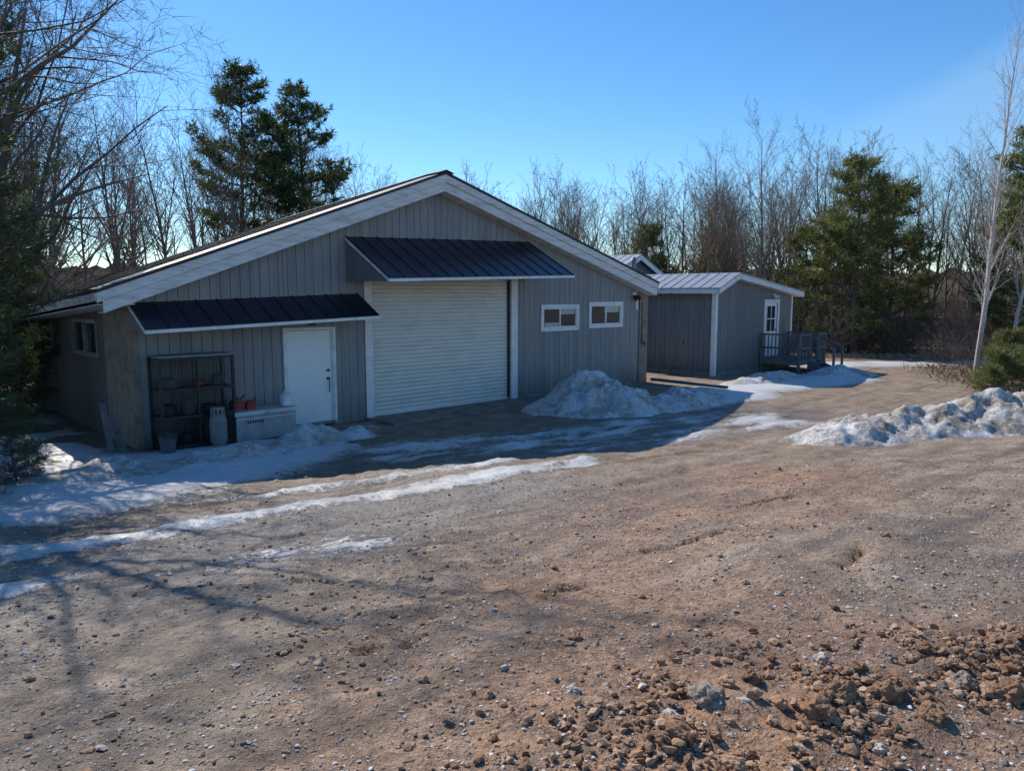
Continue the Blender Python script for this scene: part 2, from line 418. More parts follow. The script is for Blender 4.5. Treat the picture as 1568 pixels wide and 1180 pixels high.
# ------------------------------------------------------------------ stones & clods
def ico():
    t=(1+5**.5)/2
    v=np.array([(-1,t,0),(1,t,0),(-1,-t,0),(1,-t,0),(0,-1,t),(0,1,t),(0,-1,-t),(0,1,-t),(t,0,-1),(t,0,1),(-t,0,-1),(-t,0,1)],float)
    v/=np.linalg.norm(v[0])
    f=np.array([(0,11,5),(0,5,1),(0,1,7),(0,7,10),(0,10,11),(1,5,9),(5,11,4),(11,10,2),(10,7,6),(7,1,8),(3,9,4),(3,4,2),(3,2,6),(3,6,8),(3,8,9),(4,9,5),(2,4,11),(6,2,10),(8,6,7),(9,8,1)])
    return v,f
IV,IF=ico()
def stones(name,px,py,size,mat,zf=.55,sink=.25,jit=.28):
    n=len(px)
    v=IV[None]*(1+RNG.normal(0,jit,(n,12,1)).clip(-.5,.6))
    sc=np.stack([size*RNG.uniform(.7,1.4,n),size*RNG.uniform(.6,1.1,n),size*zf*RNG.uniform(.6,1.2,n)],1)
    v=v*sc[:,None,:]
    a=RNG.uniform(0,6.28,n);ca,sa=np.cos(a)[:,None],np.sin(a)[:,None]
    x=v[...,0]*ca-v[...,1]*sa;y=v[...,0]*sa+v[...,1]*ca
    z=v[...,2]+(gz(px,py)+size*zf*(1-sink*2))[:,None]
    V=np.stack([x+px[:,None],y+py[:,None],z],2).reshape(-1,3)
    F=(IF[None]+(np.arange(n)*12)[:,None,None]).reshape(-1,3)
    return addobj(name,mesh_np(name,V,F,[mat]))
def stone_mat(name,stops,bump=.5):
    m,nt,b=newmat(name)
    g=N(nt,'ShaderNodeNewGeometry')
    c=ramp(nt,g.outputs['Random Per Island'],stops)
    f=noise(nt,g.outputs['Position'],60,3,.7)
    c=mix(nt,.6,c,ramp(nt,f,[(.3,.3),(.7,.7)]),'OVERLAY')
    nt.links.new(c,b.inputs['Base Color']);b.inputs['Roughness'].default_value=.85
    if bump>0:
        bp=N(nt,'ShaderNodeBump');bp.inputs['Strength'].default_value=bump;bp.inputs['Distance'].default_value=.01
        nt.links.new(noise(nt,g.outputs['Position'],90,3,.7),bp.inputs['Height']);nt.links.new(bp.outputs[0],b.inputs['Normal'])
    return m
M_STONE=stone_mat('gravel_stone',[(0,(.15,.115,.095)),(.35,(.34,.265,.20)),(.65,(.48,.41,.345)),(.9,(.62,.58,.53)),(1,(.80,.77,.72))])
M_CLOD=stone_mat('dirt_clod_soil',[(0,(.22,.115,.06)),(.5,(.40,.23,.13)),(1,(.54,.36,.23))],1.)
n=30000
yy=1.6+9.5*RNG.random(n)**1.2;xx=(RNG.random(n)*2-1)*(.8*yy+.8)
keep=fbm(xx*1.3,yy*1.3,90)>.38
xx,yy=xx[keep],yy[keep]
sz=.004+.008*RNG.random(len(xx))**2.6+.018*(RNG.random(len(xx))>.982)*RNG.random(len(xx))
stones('gravel_stones',xx,yy,sz,M_STONE)
n=11000
t=RNG.random(n);px=.3+t*4.4+RNG.normal(0,.30,n);py=2.5+t*1.6+RNG.normal(0,.30,n)
keep=fbm(px*3,py*3,95)>.43;px,py=px[keep],py[keep]
sz=.003+.022*RNG.random(len(px))**3.6
stones('dirt_crumbs',px,py,sz,M_CLOD,zf=.75,sink=.12,jit=.24)
n=9000
py=1.8+8*RNG.random(n)**1.3;px=(RNG.random(n)*2-1)*(.8*py+.6)
keep=fbm(px*1.1+9,py*1.1,97)>.50;px,py=px[keep],py[keep]
sz=.004+.018*RNG.random(len(px))**4
stones('dirt_crumbs',px,py,sz,M_CLOD,zf=.6,sink=.25,jit=.2)
def rock(name,x,y,s,mat,seed):
    bm=bmesh.new();bmesh.ops.create_icosphere(bm,subdivisions=4 if s>.035 else 3,radius=1)
    r=random.Random(seed)
    off=Vector((r.random()*50,r.random()*50,r.random()*50))
    for v in bm.verts:
        p=v.co.copy()
        k=1+.45*mn.noise(p*1.3+off)+.30*mn.noise(p*2.8+off)+.14*mn.noise(p*7+off)+.07*mn.noise(p*16+off)
        v.co=Vector((p.x*s*1.2*k,p.y*s*.95*k,p.z*s*.75*k))
    me=bpy.data.meshes.new(name);bm.to_mesh(me);bm.free();me.materials.append(mat)
    return addobj(name,me,loc=(x,y,float(gz(x,y))+s*.32),rotz=r.random()*6)
cl=[(.80,2.85,.068),(1.22,2.78,.060),(1.36,2.88,.050),(1.55,2.92,.058),(1.95,3.05,.05),(2.3,3.2,.055),(.33,3.75,.034),(1.05,3.1,.038),(1.75,3.3,.045),(2.6,3.45,.05),(1.65,2.75,.045),(2.1,2.95,.055),(1.4,3.2,.032),(2.0,3.4,.038),(.62,2.6,.045),(-.1,3.0,.025),(-.7,4.4,.02),(.3,5.2,.022),(1.5,4.6,.025),(2.9,5.6,.03)]
r_=random.Random(31)
for i in range(34):
    t=r_.random();cl.append((.4+t*3.2+r_.gauss(0,.25),2.6+t*1.2+r_.gauss(0,.22),r_.uniform(.015,.034)))
for i in range(16):
    y_=r_.uniform(3.2,8);cl.append((r_.uniform(-.6,.65)*y_,y_,r_.uniform(.012,.026)))
CLP=empty('dirt_clods')
for i,(x,y,s) in enumerate(cl):
    o=rock('clod',x,y,s,M_CLOD if i%4 else M_STONE,i);o.parent=CLP

# ------------------------------------------------------------------ snow piles
def snow_pile(name,lobes,bx,by,mat,step=.045,rough=.16,seed=1):
    xs=np.arange(bx[0],bx[1],step);ys=np.arange(by[0],by[1],step)
    X,Y=np.meshgrid(xs,ys);H=np.zeros_like(X)
    wx=X+.55*(fbm(X*1.4,Y*1.4,seed)-.5);wy=Y+.55*(fbm(X*1.4,Y*1.4,seed+5)-.5)
    for (cx,cy,rx,ry,ang,h) in lobes:
        c,s=math.cos(ang),math.sin(ang)
        dx=(wx-cx)*c+(wy-cy)*s;dy=-(wx-cx)*s+(wy-cy)*c
        q=np.clip(1-np.sqrt((dx/rx)**2+(dy/ry)**2),0,1)
        H=np.maximum(H,h*np.minimum(1,q*1.25)**.9)
    rg=fbm(X*3,Y*3,seed+9,6)-.5
    rid=np.abs(fbm(X*2.2,Y*2.2,seed+19,5)-.5)*2
    H2=H+np.clip(H*3,0,1)*(rough*rg*1.8-rough*1.3*rid+rough*.35)
    Zg=gh(X,Y)
    Z=Zg+H2-.03
    ny,nx=X.shape;idx=np.arange(nx*ny).reshape(ny,nx)
    vis=(Z>Zg-.02)
    m=vis[:-1,:-1]|vis[:-1,1:]|vis[1:,:-1]|vis[1:,1:]
    F=np.stack([idx[:-1,:-1][m],idx[:-1,1:][m],idx[1:,1:][m],idx[1:,:-1][m]],1)
    V=np.stack([X.ravel(),Y.ravel(),Z.ravel()],1)
    used=np.unique(F);mp=-np.ones(len(V),int);mp[used]=np.arange(len(used))
    return addobj(name,mesh_np(name,V[used],mp[F],[mat],smooth=True))
snow_pile('snow_pile',[(1.95,18.5,1.6,1.4,.6,.90),(2.6,18.2,1.7,1.2,.5,.60),(4.3,19.3,2.3,1.1,.75,.34),(1.1,18.1,.9,.8,.3,.40)],(-.5,7.5),(16,22.5),M_SNOW,step=.04,rough=.20,seed=3)
snow_pile('snow_bank',[(6.4,13.5,1.6,1.0,.2,.38),(7.8,13.9,1.9,1.2,.1,.50),(9.4,14.4,2.1,1.4,.1,.68),(11.3,14.9,2.1,1.5,.1,.78)],(4.6,13.5),(12.0,16.8),M_SNOWD,step=.04,rough=.19,seed=21)
snow_pile('snow_bank',[(-3.9,14.1,1.0,.7,.8,.38),(-4.9,12.7,1.3,.8,.9,.26),(-6.3,11.4,1.7,1.1,.7,.22),(-3.2,14.8,.6,.45,.8,.26)],(-8.5,-2),(9.8,16),M_SNOW,rough=.15,seed=33)
snow_pile('snow_bank',[(8.5,24.5,2.8,.9,.75,.30),(11.6,26.3,1.6,1.1,.4,.34)],(5.5,14),(21.5,28),M_SNOW,rough=.13,seed=37)

# ================================================================== MAIN BUILDING
ANG=math.atan2(DU[1],DU[0])
G=empty('garage_workshop_building',(P0[0],P0[1],0),ANG)
RU,RZ=1.87,5.72; LU,LZ=-5.75,2.94; EU,EZ=10.5,3.24
def roofz(u): return RZ+(u-RU)*((RZ-LZ)/(RU-LU)) if u<RU else RZ-(u-RU)*((RZ-EZ)/(EU-RU))
WL,WR,DEP=-5.08,10.42,8.2
BS=.068     # the roof falls slightly towards the rear
top=lambda u: roofz(u)-.12
OP=[(0,4.37,-1,3.22),(-2.13,-1.02,-1,2.09),(5.6,7.02,1.90,2.47),(7.64,9.08,1.93,2.53)]
w=MB()
board_wall(w,WL,RU,top,OP,-.02,0,.203,.011,-.05)
board_wall(w,RU,WR-.42,top,OP,-.02,0,.203,.011,-.05)
bk=MB()
board_wall(bk,WL,RU,top,OP,.003,.02,50,0,-.3)
board_wall(bk,RU,WR,top,OP,.003,.02,50,0,-.3)
w.obj('front_siding',[M_SIDE],G)
TL=lambda p:(WL+p[1],p[0],p[2])
s=MB();s.T=TL
LOP=[(2.25,3.1,1.60,2.30),(3.2,4.05,1.60,2.30),(6.0,7.4,1.60,2.30)]
ztl=lambda q: top(WL)-BS*q
board_wall(s,1.75,DEP,ztl,LOP,-.02,0,.30,.016,-.1)
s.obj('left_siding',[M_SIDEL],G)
s=MB();s.T=TL
board_wall(s,.0,DEP,ztl,LOP,.003,.02,50,0,-.3)
n0=len(bk.v);bk.v+=s.v;bk.f+=[tuple(i+n0 for i in f) for f in s.f];bk.m+=s.m
bk.T=lambda p:(WR-.02+p[1],p[0],p[2]);bk.prism([(.02,-.3),(DEP,-.3),(DEP,top(WR)-BS*DEP),(.02,top(WR))],0,.02);bk.T=lambda p:p
bk.prism([(WL,-.3),(WR,-.3),(WR,top(WR)-BS*DEP),(RU,top(RU)-BS*DEP),(WL,top(WL)-BS*DEP)],DEP,DEP+.02)
bk.obj('wall_backing',[M_BACK],G)
st=MB()
st.box(WL-.035,WL-.001,-.05,1.72,-.3,top(WL)-.3)
st.box(WL-.035,WL+.06,-.055,-.022,-.3,2.75)
st.box(WR-.40,WR+.03,-.05,.0,-.3,top(WR)-.02)
st.obj('stucco_corner',[M_STUC],G)
fd=MB();fd.box(WL-.045,-.2,-.045,-.021,-.3,.09);fd.box(4.62,WR-.42,-.045,-.021,-.3,.08);fd.box(-.25,4.7,-1.15,.1,-.3,.035);fd.obj('foundation',[M_CONC],G,bevel=.01)
TH=.06;F0=-.44
shear=lambda p:(p[0],p[1],p[2]-BS*max(0,p[1]))
def slab(mb,pts,off0,off1,y0,y1,mat):
    for (a,b_) in zip(pts[:-1],pts[1:]):
        mb.prism([(a[0],a[1]+off0),(b_[0],b_[1]+off0),(b_[0],b_[1]+off1),(a[0],a[1]+off1)],y0,y1,mat)
L_=(LU,roofz(LU));R_=(RU,RZ);E_=(EU,EZ)
r=MB();r.T=shear
slab(r,[L_,R_,E_],-TH,0,F0,-.001,0);slab(r,[L_,R_,E_],-TH,0,.001,DEP+.3,0)
for k in range(2,22):
    y=F0+.4*k
    slab(r,[(LU+.01,roofz(LU+.01)),(RU-.08,roofz(RU-.08))],.0,.02,y-.01,y+.01,0)
    slab(r,[(RU+.08,roofz(RU+.08)),(EU-.01,roofz(EU-.01))],.0,.02,y-.01,y+.01,0)
slab(r,[(RU-.22,roofz(RU-.22)),(RU,RZ),(RU+.22,roofz(RU+.22))],.022,.042,F0-.02,-.001,0)
slab(r,[(RU-.22,roofz(RU-.22)),(RU,RZ),(RU+.22,roofz(RU+.22))],.022,.042,.001,DEP+.3,0)
r.obj('roof',[M_BLK],G)
f=MB();f.T=shear
slab(f,[L_,R_,E_],-.235,-TH-.002,F0+.015,F0+.05,0)
slab(f,[(LU+.1,roofz(LU+.1)),R_,(EU-.06,roofz(EU-.06))],-.45,-.238,F0+.045,F0+.08,0)
slab(f,[(LU+.1,roofz(LU+.1)),R_,(EU-.06,roofz(EU-.06))],-.452,-.43,F0+.082,-.025,0)
f.box(LU-.02,LU+.015,F0+.05,DEP+.3,LZ-.20,LZ-TH-.002);f.box(LU+.02,WL-.04,F0+.1,DEP+.3,LZ-.27,LZ-.25)
f.box(EU-.015,EU+.02,F0+.05,DEP+.3,EZ-.28,EZ-TH-.002)
f.obj('rake_fascia',[M_FASC],G,bevel=.006)
t=MB()
t.box(-.20,0,-.05,-.021,0,3.24);t.box(-.03,0,-.02,.14,0,3.22)
t.box(4.37,4.60,-.05,-.021,0,3.30);t.box(4.37,4.40,-.02,.14,0,3.22)
t.box(-.20,4.60,-.055,-.021,3.30,3.46)
for a,b_ in ((-2.19,-2.13),(-1.02,-.96)): t.box(a,b_,-.045,-.021,0,2.15)
t.box(-2.13,-1.02,-.045,-.021,2.09,2.15)
t.box(-2.14,-2.10,-.02,.1,0,2.09);t.box(-1.05,-1.01,-.02,.1,0,2.09)
def window(tb,gb,u0,u1,z0,z1,y=0,T=None,o=.09,mull=True):
    if T: tb.T=T;gb.T=T
    tb.box(u0-o,u0,y-.05,y-.021,z0-o,z1+o);tb.box(u1,u1+o,y-.05,y-.021,z0-o,z1+o)
    tb.box(u0,u1,y-.05,y-.021,z1,z1+o);tb.box(u0,u1,y-.06,y-.021,z0-o,z0)
    for a,b_ in ((u0,u0+.045),(u1-.045,u1)): tb.box(a,b_,y-.03,y+.05,z0,z1)
    tb.box(u0+.045,u1-.045,y-.03,y+.05,z0,z0+.045);tb.box(u0+.045,u1-.045,y-.03,y+.05,z1-.045,z1)
    if mull:
        mid=(u0+u1)/2;tb.box(mid-.025,mid+.025,y-.028,y+.05,z0+.045,z1-.045)
    gb.box(u0+.045,u1-.045,y+.012,y+.02,z0+.045,z1-.045,0)
gl=MB()
window(t,gl,5.6,7.02,1.90,2.47);window(t,gl,7.64,9.08,1.93,2.53)
t.obj('white_trim',[M_WHITE],G,bevel=.004)
t2=MB()
for a,b_,_,_ in LOP: window(t2,gl,a,b_,1.60,2.30,T=TL,o=.04,mull=False)
t2.obj('side_window_frames',[M_TANK],G)
gl.T=lambda p:p
gl.box(5.7,6.28,.0,.008,1.95,2.05,1);gl.box(8.3,9.0,.0,.008,2.30,2.48,1);gl.box(6.36,6.95,.0,.008,2.28,2.42,1)
gl.obj('window_glass',[M_GLASS,M_CURT],G)
d=MB();z=.04
while z<3.2:
    h=.098;y=.09
    prof=[(y+.014,z),(y,z+.012),(y-.012,z+.035),(y-.014,z+.06),(y-.004,z+.085),(y+.008,z+h)]
    vs=[];fs=[]
    for (yy_,zz_) in prof: vs+= [(0.0,yy_,zz_),(4.37,yy_,zz_)]
    for i in range(len(prof)-1): fs.append((2*i,2*i+1,2*i+3,2*i+2))
    d.add(vs,fs);z+=h
d.box(0,4.37,.03,.10,.036,.08)
d.box(.0,4.37,.13,.15,0,3.3,1)
d.obj('roller_door',[M_ROLL,M_BACK],G)
gd=MB();gd.box(0,.05,.03,.07,.03,3.2);gd.box(4.32,4.37,.03,.07,.03,3.2);gd.obj('roller_door_guides',[M_DARK],G)
md=MB();md.box(-2.10,-1.05,.02,.06,.03,2.08,0)
md.box(-2.13,-1.02,-.05,.12,-.1,.03,1)
md.tube((-1.14,-.03,1.02),(-1.14,.02,1.02),.035,mat=1);md.tube((-1.14,-.03,1.2),(-1.14,.02,1.2),.03,mat=1)
md.tube((-1.14,-.04,.72),(-1.14,-.04,.98),.012,mat=1)
md.obj('entry_door',[M_DOOR,M_BRASS],G,bevel=.004)
def awning(name,u0,u1,zb0,zb1,zf0,zf1,p,nrib):
    a=MB();th=.035
    a.hexa([(u0,-.022,zb0-th),(u1,-.022,zb1-th),(u1,-p,zf1-th),(u0,-p,zf0-th)],[(u0,-.022,zb0),(u1,-.022,zb1),(u1,-p,zf1),(u0,-p,zf0)],0)
    for i in range(nrib+1):
        q=i/nrib;uu=u0+.02+(u1-u0-.04)*q;zb=zb0+(zb1-zb0)*q;zf=zf0+(zf1-zf0)*q
        a.hexa([(uu-.012,-.022,zb),(uu+.012,-.022,zb),(uu+.012,-p,zf),(uu-.012,-p,zf)],[(uu-.006,-.022,zb+.022),(uu+.006,-.022,zb+.022),(uu+.006,-p,zf+.022),(uu-.006,-p,zf+.022)],0)
    a.hexa([(u0-.01,-p-.02,zf0-.07),(u1+.01,-p-.02,zf1-.07),(u1+.01,-p-.001,zf1-.07),(u0-.01,-p-.001,zf0-.07)],[(u0-.01,-p-.02,zf0-.01),(u1+.01,-p-.02,zf1-.01),(u1+.01,-p-.001,zf1-.01),(u0-.01,-p-.001,zf0-.01)],1)
    for uu,zb,zf in ((u0-.018,zb0,zf0),(u1+.003,zb1,zf1)):
        a.hexa([(uu,-.03,zb-.08),(uu+.015,-.03,zb-.08),(uu+.015,-p,zf-.07),(uu,-p,zf-.07)],[(uu,-.03,zb-.012),(uu+.015,-.03,zb-.012),(uu+.015,-p,zf-.012),(uu,-p,zf-.012)],2)
    for i in range(5):
        q=i/4;uu=u0+.06+(u1-u0-.12)*q;zb=zb0+(zb1-zb0)*q-th;zf=zf0+(zf1-zf0)*q-th
        a.hexa([(uu-.02,-.03,zb-.09),(uu+.02,-.03,zb-.09),(uu+.02,-p+.01,zf-.04),(uu-.02,-p+.01,zf-.04)],[(uu-.02,-.03,zb-.003),(uu+.02,-.03,zb-.003),(uu+.02,-p+.01,zf-.003),(uu-.02,-p+.01,zf-.003)],3)
    for uu,zb,zf in ((u0+.005,zb0,zf0),(u1-.035,zb1,zf1)):
        a.T=lambda P:(P[1],P[0],P[2])
        a.prism([(-.023,zb-.12),(-.023,zf-.05),(-p*.93,zf-.05)],uu,uu+.03,3)
        a.T=lambda P:P
    return a.obj(name,[M_AWN,M_WHITE,M_FASC,M_SIDE2],G)
awning('garage_awning',-.65,5.0,4.11,4.26,3.18,3.34,1.70,14)
awning('door_awning',-5.14,-.36,2.70,2.87,2.24,2.40,.88,12)
x=MB()
x.box(-1.62,-1.46,-.12,-.02,2.26,2.32,0);x.tube((-1.54,-.1,2.2),(-1.54,-.1,2.26),.06,.04)
x.obj('door_lamp',[M_DARK],G)
x=MB();x.box(9.62,9.72,-.10,-.02,2.78,2.9,1);x.tube((9.6,-.12,2.80),(9.58,-.24,2.68),.045,.07,mat=0);x.tube((9.74,-.12,2.80),(9.78,-.24,2.70),.045,.07,mat=0);x.box(9.82,9.90,-.06,-.02,2.35,2.75,1)
x.obj('flood_light',[M_DARK,M_WHITE],G)
x=MB();x.tube((10.2,-.05,1.28),(10.2,-.15,1.28),.02);x.tube((10.2,-.13,1.30),(10.2,-.13,1.18),.018);x.tube((10.15,-.1,1.34),(10.25,-.1,1.34),.012);x.box(10.10,10.16,-.07,-.05,1.3,1.55);x.tube((10.13,-.06,1.55),(10.13,-.06,2.6),.012)
x.obj('outdoor_faucet',[M_DARK],G)

# ---- porch items
def top_empty(name,uu,m_,z=0):
    return empty(name,(P0[0]+uu*DU[0]+m_*NN[0],P0[1]+uu*DU[1]+m_*NN[1],z),ANG)
E=top_empty('wire_storage_cage',-4.22,.42)
a=MB();W2,Dp,Ht=.66,.26,1.72
for xx_ in (-W2,W2):
    for yy_ in (-Dp,Dp): a.box(xx_-.022,xx_+.022,yy_-.022,yy_+.022,0,Ht)
a.box(-.022,.022,-Dp-.02,-Dp+.02,0,Ht)
for zz in (.08,.62,1.12,Ht-.02):
    a.box(-W2,W2,-Dp,Dp,zz,zz+.02)
    a.box(-W2,W2,-Dp-.023,-Dp,zz-.02,zz+.03)
for i in range(1,26):
    xx_=-W2+i*2*W2/26
    a.tube((xx_,-Dp-.01,.08),(xx_,-Dp-.01,Ht),.004,n=4)
    a.tube((xx_,Dp,.08),(xx_,Dp,Ht),.004,n=4)
for i in range(1,30):
    zz=.08+i*(Ht-.08)/30
    a.tube((-W2,-Dp-.01,zz),(W2,-Dp-.01,zz),.004,n=4);a.tube((-W2,Dp,zz),(W2,Dp,zz),.004,n=4)
    for xx_ in (-W2,W2): a.tube((xx_,-Dp,zz),(xx_,Dp,zz),.004,n=4)
a.obj('cage_frame',[M_DARK],E)
a=MB()
for zz,items in ((.10,((-.5,.16,.28,2),(-.15,.13,.2,0),(.32,.15,.36,2))),(.64,((-.45,.14,.22,0),(-.1,.12,.3,2),(.3,.2,.16,0))),(1.14,((-.42,.15,.2,2),(.1,.12,.14,1),(.45,.1,.22,2)))):
    for (cx,rad,hh,mt) in items: a.lathe([(rad*.8,zz),(rad,zz+.03),(rad*.95,zz+hh*.8),(rad*.4,zz+hh)],cx,0,12,mt)
a.obj('stored_containers',[M_BLK,M_RED,M_BACK,M_TANK],E,smooth=True)
a=MB();a.box(-W2-.03,W2+.03,-Dp-.04,Dp,Ht+.002,Ht+.03);a.obj('top_shelf',[M_TANK],E)
E=top_empty('propane_tank',-3.98,.92,.04)
a=MB();a.lathe([(.11,0),(.11,.04),(.13,.06),(.155,.12),(.155,.3),(.155,.5),(.13,.58),(.08,.62),(.05,.63)],0,0,24)
for i in range(10):
    if i in (2,3): continue
    a0=i*.628;a.tube((.11*math.cos(a0),.11*math.sin(a0),.58),(.11*math.cos(a0),.11*math.sin(a0),.72),.018,n=6)
a.lathe([(.11,.70),(.125,.70),(.125,.74),(.11,.74)],0,0,24);a.tube((0,0,.62),(0,0,.70),.03)
a.obj('tank_body',[M_TANK],E,smooth=True)
E=top_empty('storage_chest',-2.93,.45)
a=MB();a.box(-.62,.62,-.27,.27,.03,.52);a.box(-.65,.65,-.30,.30,.525,.60,1)
for xx_ in (-.55,.55): a.box(xx_-.05,xx_+.05,-.25,.25,0,.03)
a.box(-.06,.06,-.305,-.30,.5,.57);a.box(-.62,.62,-.278,-.271,.44,.47,1)
a.obj('chest_body',[M_CHEST,M_CHESTL],E,bevel=.012)
a=MB()
for i in range(7): a.box(-.40+i*.05,-.37+i*.05,-.274,-.2715,.36,.41)
a.obj('chest_lettering',[M_DARK],E)
def gas_can(uu,m_,z,s_):
    E=top_empty('gas_can',uu,m_,z)
    a=MB();a.box(-.15*s_,.15*s_,-.1*s_,.1*s_,0,.2*s_);a.prism([(-.15*s_,.205*s_),(.15*s_,.205*s_),(.07*s_,.28*s_),(-.07*s_,.28*s_)],-.09*s_,.09*s_)
    a.box(-.10*s_,.04*s_,-.015,.015,.31*s_,.33*s_);a.box(-.10*s_,-.08*s_,-.015,.015,.25*s_,.31*s_);a.box(.02*s_,.04*s_,-.015,.015,.25*s_,.31*s_)
    a.tube((.10*s_,0,.25*s_),(.2*s_,0,.37*s_),.02,.012,mat=1)
    a.obj('can_body',[M_RED,M_BLK],E,bevel=.012)
gas_can(-3.40,.42,.60,.8);gas_can(-3.14,.45,.60,.6)
E=top_empty('water_jug',-2.40,.5,.6)
a=MB();a.lathe([(.10,0),(.125,.02),(.125,.2),(.08,.26),(.05,.28),(.05,.33)],0,0,16);a.obj('jug_body',[M_JUG],E,smooth=True)
E=top_empty('plastic_bucket',-4.9,.95,0)
a=MB();a.lathe([(.11,0),(.14,.3),(.15,.3),(.15,.32),(.125,.32),(.1,.05)],0,0,16);a.obj('bucket_body',[M_BACK],E,smooth=True)
E=empty('leaning_boards',(-7.15,13.0,.0),.9)
b2=MB();b2.hexa([(0,0,0),(.1,0,0),(.1,.03,0),(0,.03,0)],[(.05,.4,.9),(.15,.4,.9),(.15,.43,.9),(.05,.43,.9)]);b2.hexa([(.2,0,0),(.32,0,0),(.32,.03,0),(.2,.03,0)],[(.2,.4,.6),(.32,.4,.6),(.32,.43,.6),(.2,.43,.6)]);b2.obj('boards',[M_WOODG],E)
a=MB();a.hexa([(-.9,-.07,0),(.9,-.07,0),(.9,.07,0),(-.9,.07,0)],[(-.9,-.07,.05),(.9,-.07,.05),(.9,.07,.05),(-.9,.07,.05)])
pl=a.obj('timber_plank',[M_WOODG]);pl.location=(5.4,22.75,.10);pl.scale=(1.55,1,1.6);pl.rotation_euler=(0,0,math.atan2(-2.1,1.8))

# ================================================================== ANNEX
B=empty('annex_building',(7.0,25.8,0),ANG)
def rz2(s_): return 3.60-(1.0-s_)*.40 if s_<1.0 else 3.60-(s_-1.0)*.128
w=MB();OP2=[(3.5,4.42,.5,2.55)]
board_wall(w,0.1,1.0,lambda s_:rz2(s_)-.1,OP2,-.02,0,.203,.012,.12)
board_wall(w,1.0,5.5,lambda s_:rz2(s_)-.1,OP2,-.02,0,.203,.012,.12)
w.T=lambda p:(p[1],p[0],p[2])
board_wall(w,0,5.1,lambda q:3.02,[],-.02,0,.203,.012,.12)
w.obj('annex_siding',[M_SIDE2],B)
k_=MB();board_wall(k_,0,1.0,lambda s_:rz2(s_)-.1,OP2,.003,.02,50,0,-.3);board_wall(k_,1.0,5.56,lambda s_:rz2(s_)-.1,OP2,.003,.02,50,0,-.3)
k_.box(.003,.02,.02,5.1,-.3,3.0);k_.box(5.54,5.56,.02,5.1,-.3,2.9)
k_.box(-.03,5.6,-.03,-.0205,-.3,.12,1);k_.box(-.035,-.021,-.03,5.1,-.3,.12,1);k_.obj('annex_backing',[M_BACK,M_CONC],B)
r=MB();pts=[(-.32,rz2(-.32)),(1.0,3.6),(5.95,rz2(5.95))]
slab(r,pts,-.05,0,-.35,5.1,0)
for i in range(1,14):
    y=-.35+i*.4
    slab(r,pts,0,.02,y-.01,y+.01,0)
r.obj('annex_roof',[M_LROOF],B)
f=MB();slab(f,pts,-.22,-.052,-.34,-.31,0);f.box(-.34,-.31,-.3,5.1,rz2(-.32)-.2,rz2(-.32)-.052);f.box(5.93,5.96,-.3,5.1,rz2(5.95)-.2,rz2(5.95)-.052)
slab(f,pts,-.222,-.20,-.308,-.025,0)
f.box(-.055,.10,-.05,-.021,.0,rz2(0)-.15);f.box(-.055,-.03,-.02,.1,.0,2.95);f.box(5.5,5.6,-.05,-.021,0,2.85)
for a_,b_ in ((3.38,3.5),(4.42,4.54)): f.box(a_,b_,-.05,-.021,.5,2.65)
f.box(3.5,4.42,-.05,-.021,2.55,2.65)
f.obj('annex_trim',[M_WHITE],B)
dr=MB();dr.box(3.5,4.42,.0,.04,.5,2.55,0);dr.box(3.66,4.26,-.008,-.001,1.45,2.40,1);dr.box(3.94,3.98,-.012,-.009,1.45,2.40,0);dr.box(3.66,4.26,-.012,-.009,1.9,1.94,0);dr.tube((4.34,-.04,1.5),(4.34,.0,1.5),.03,mat=2);dr.obj('annex_door',[M_DOOR,M_GLASS,M_BRASS],B)
x=MB();x.box(4.0,4.12,-.08,-.021,2.78,2.86);x.tube((3.97,-.1,2.80),(3.95,-.2,2.72),.04,.06);x.tube((4.15,-.1,2.80),(4.18,-.2,2.72),.04,.06);x.obj('annex_flood_light',[M_WHITE],B)
sd=MB();sd.T=lambda p:(p[1],p[0],p[2]);sd.box(1.05,2.0,-.03,-.021,.25,2.2);sd.box(1.2,1.23,-.05,-.031,1.1,1.2,1);sd.obj('annex_side_door',[M_SIDE2,M_BRASS],B)
rw=MB();y0=4.4+.7
pts3=[(.0,3.5),(2.2,4.47),(4.35,3.45)]
rw.prism([(.2,-.3),(4.2,-.3),(4.2,3.45),(2.2,4.35),(.2,3.45)],y0+.02,y0+8,2)
slab(rw,pts3,-.05,0,y0-.3,y0+8.2,0)
for i in range(1,20): slab(rw,pts3,0,.02,y0-.3+i*.4-.01,y0-.3+i*.4+.01,0)
slab(rw,pts3,-.24,-.052,y0-.29,y0-.26,1)
rw.obj('rear_wing',[M_LROOF,M_WHITE,M_SIDE2],B)
fl=MB();fl.tube((.9,4.2,3.4),(.9,4.2,4.15),.09,n=12);fl.tube((.9,4.2,4.15),(.9,4.2,4.28),.14,.05,n=12);fl.obj('flue_pipe',[M_TANK],B,smooth=True)
D=empty('entry_deck',(7.0,25.8,0),ANG)
a=MB();DX0,DX1=3.1,5.3
for i in range(11): a.box(DX0,DX1,-.18-.135*i,-.06-.135*i,.44,.475)
a.box(DX0,DX1,-1.56,-1.5,.28,.438);a.box(DX0,DX0+.05,-1.5,-.06,.28,.438);a.box(DX1-.05,DX1,-1.5,-.06,.28,.438)
for px_ in (DX0+.02,3.95,4.62,DX1-.1):
    a.box(px_,px_+.09,-1.6,-1.51,-.1,1.38)
for px_ in (DX0+.02,DX1-.1): a.box(px_,px_+.09,-.16,-.07,-.1,1.38)
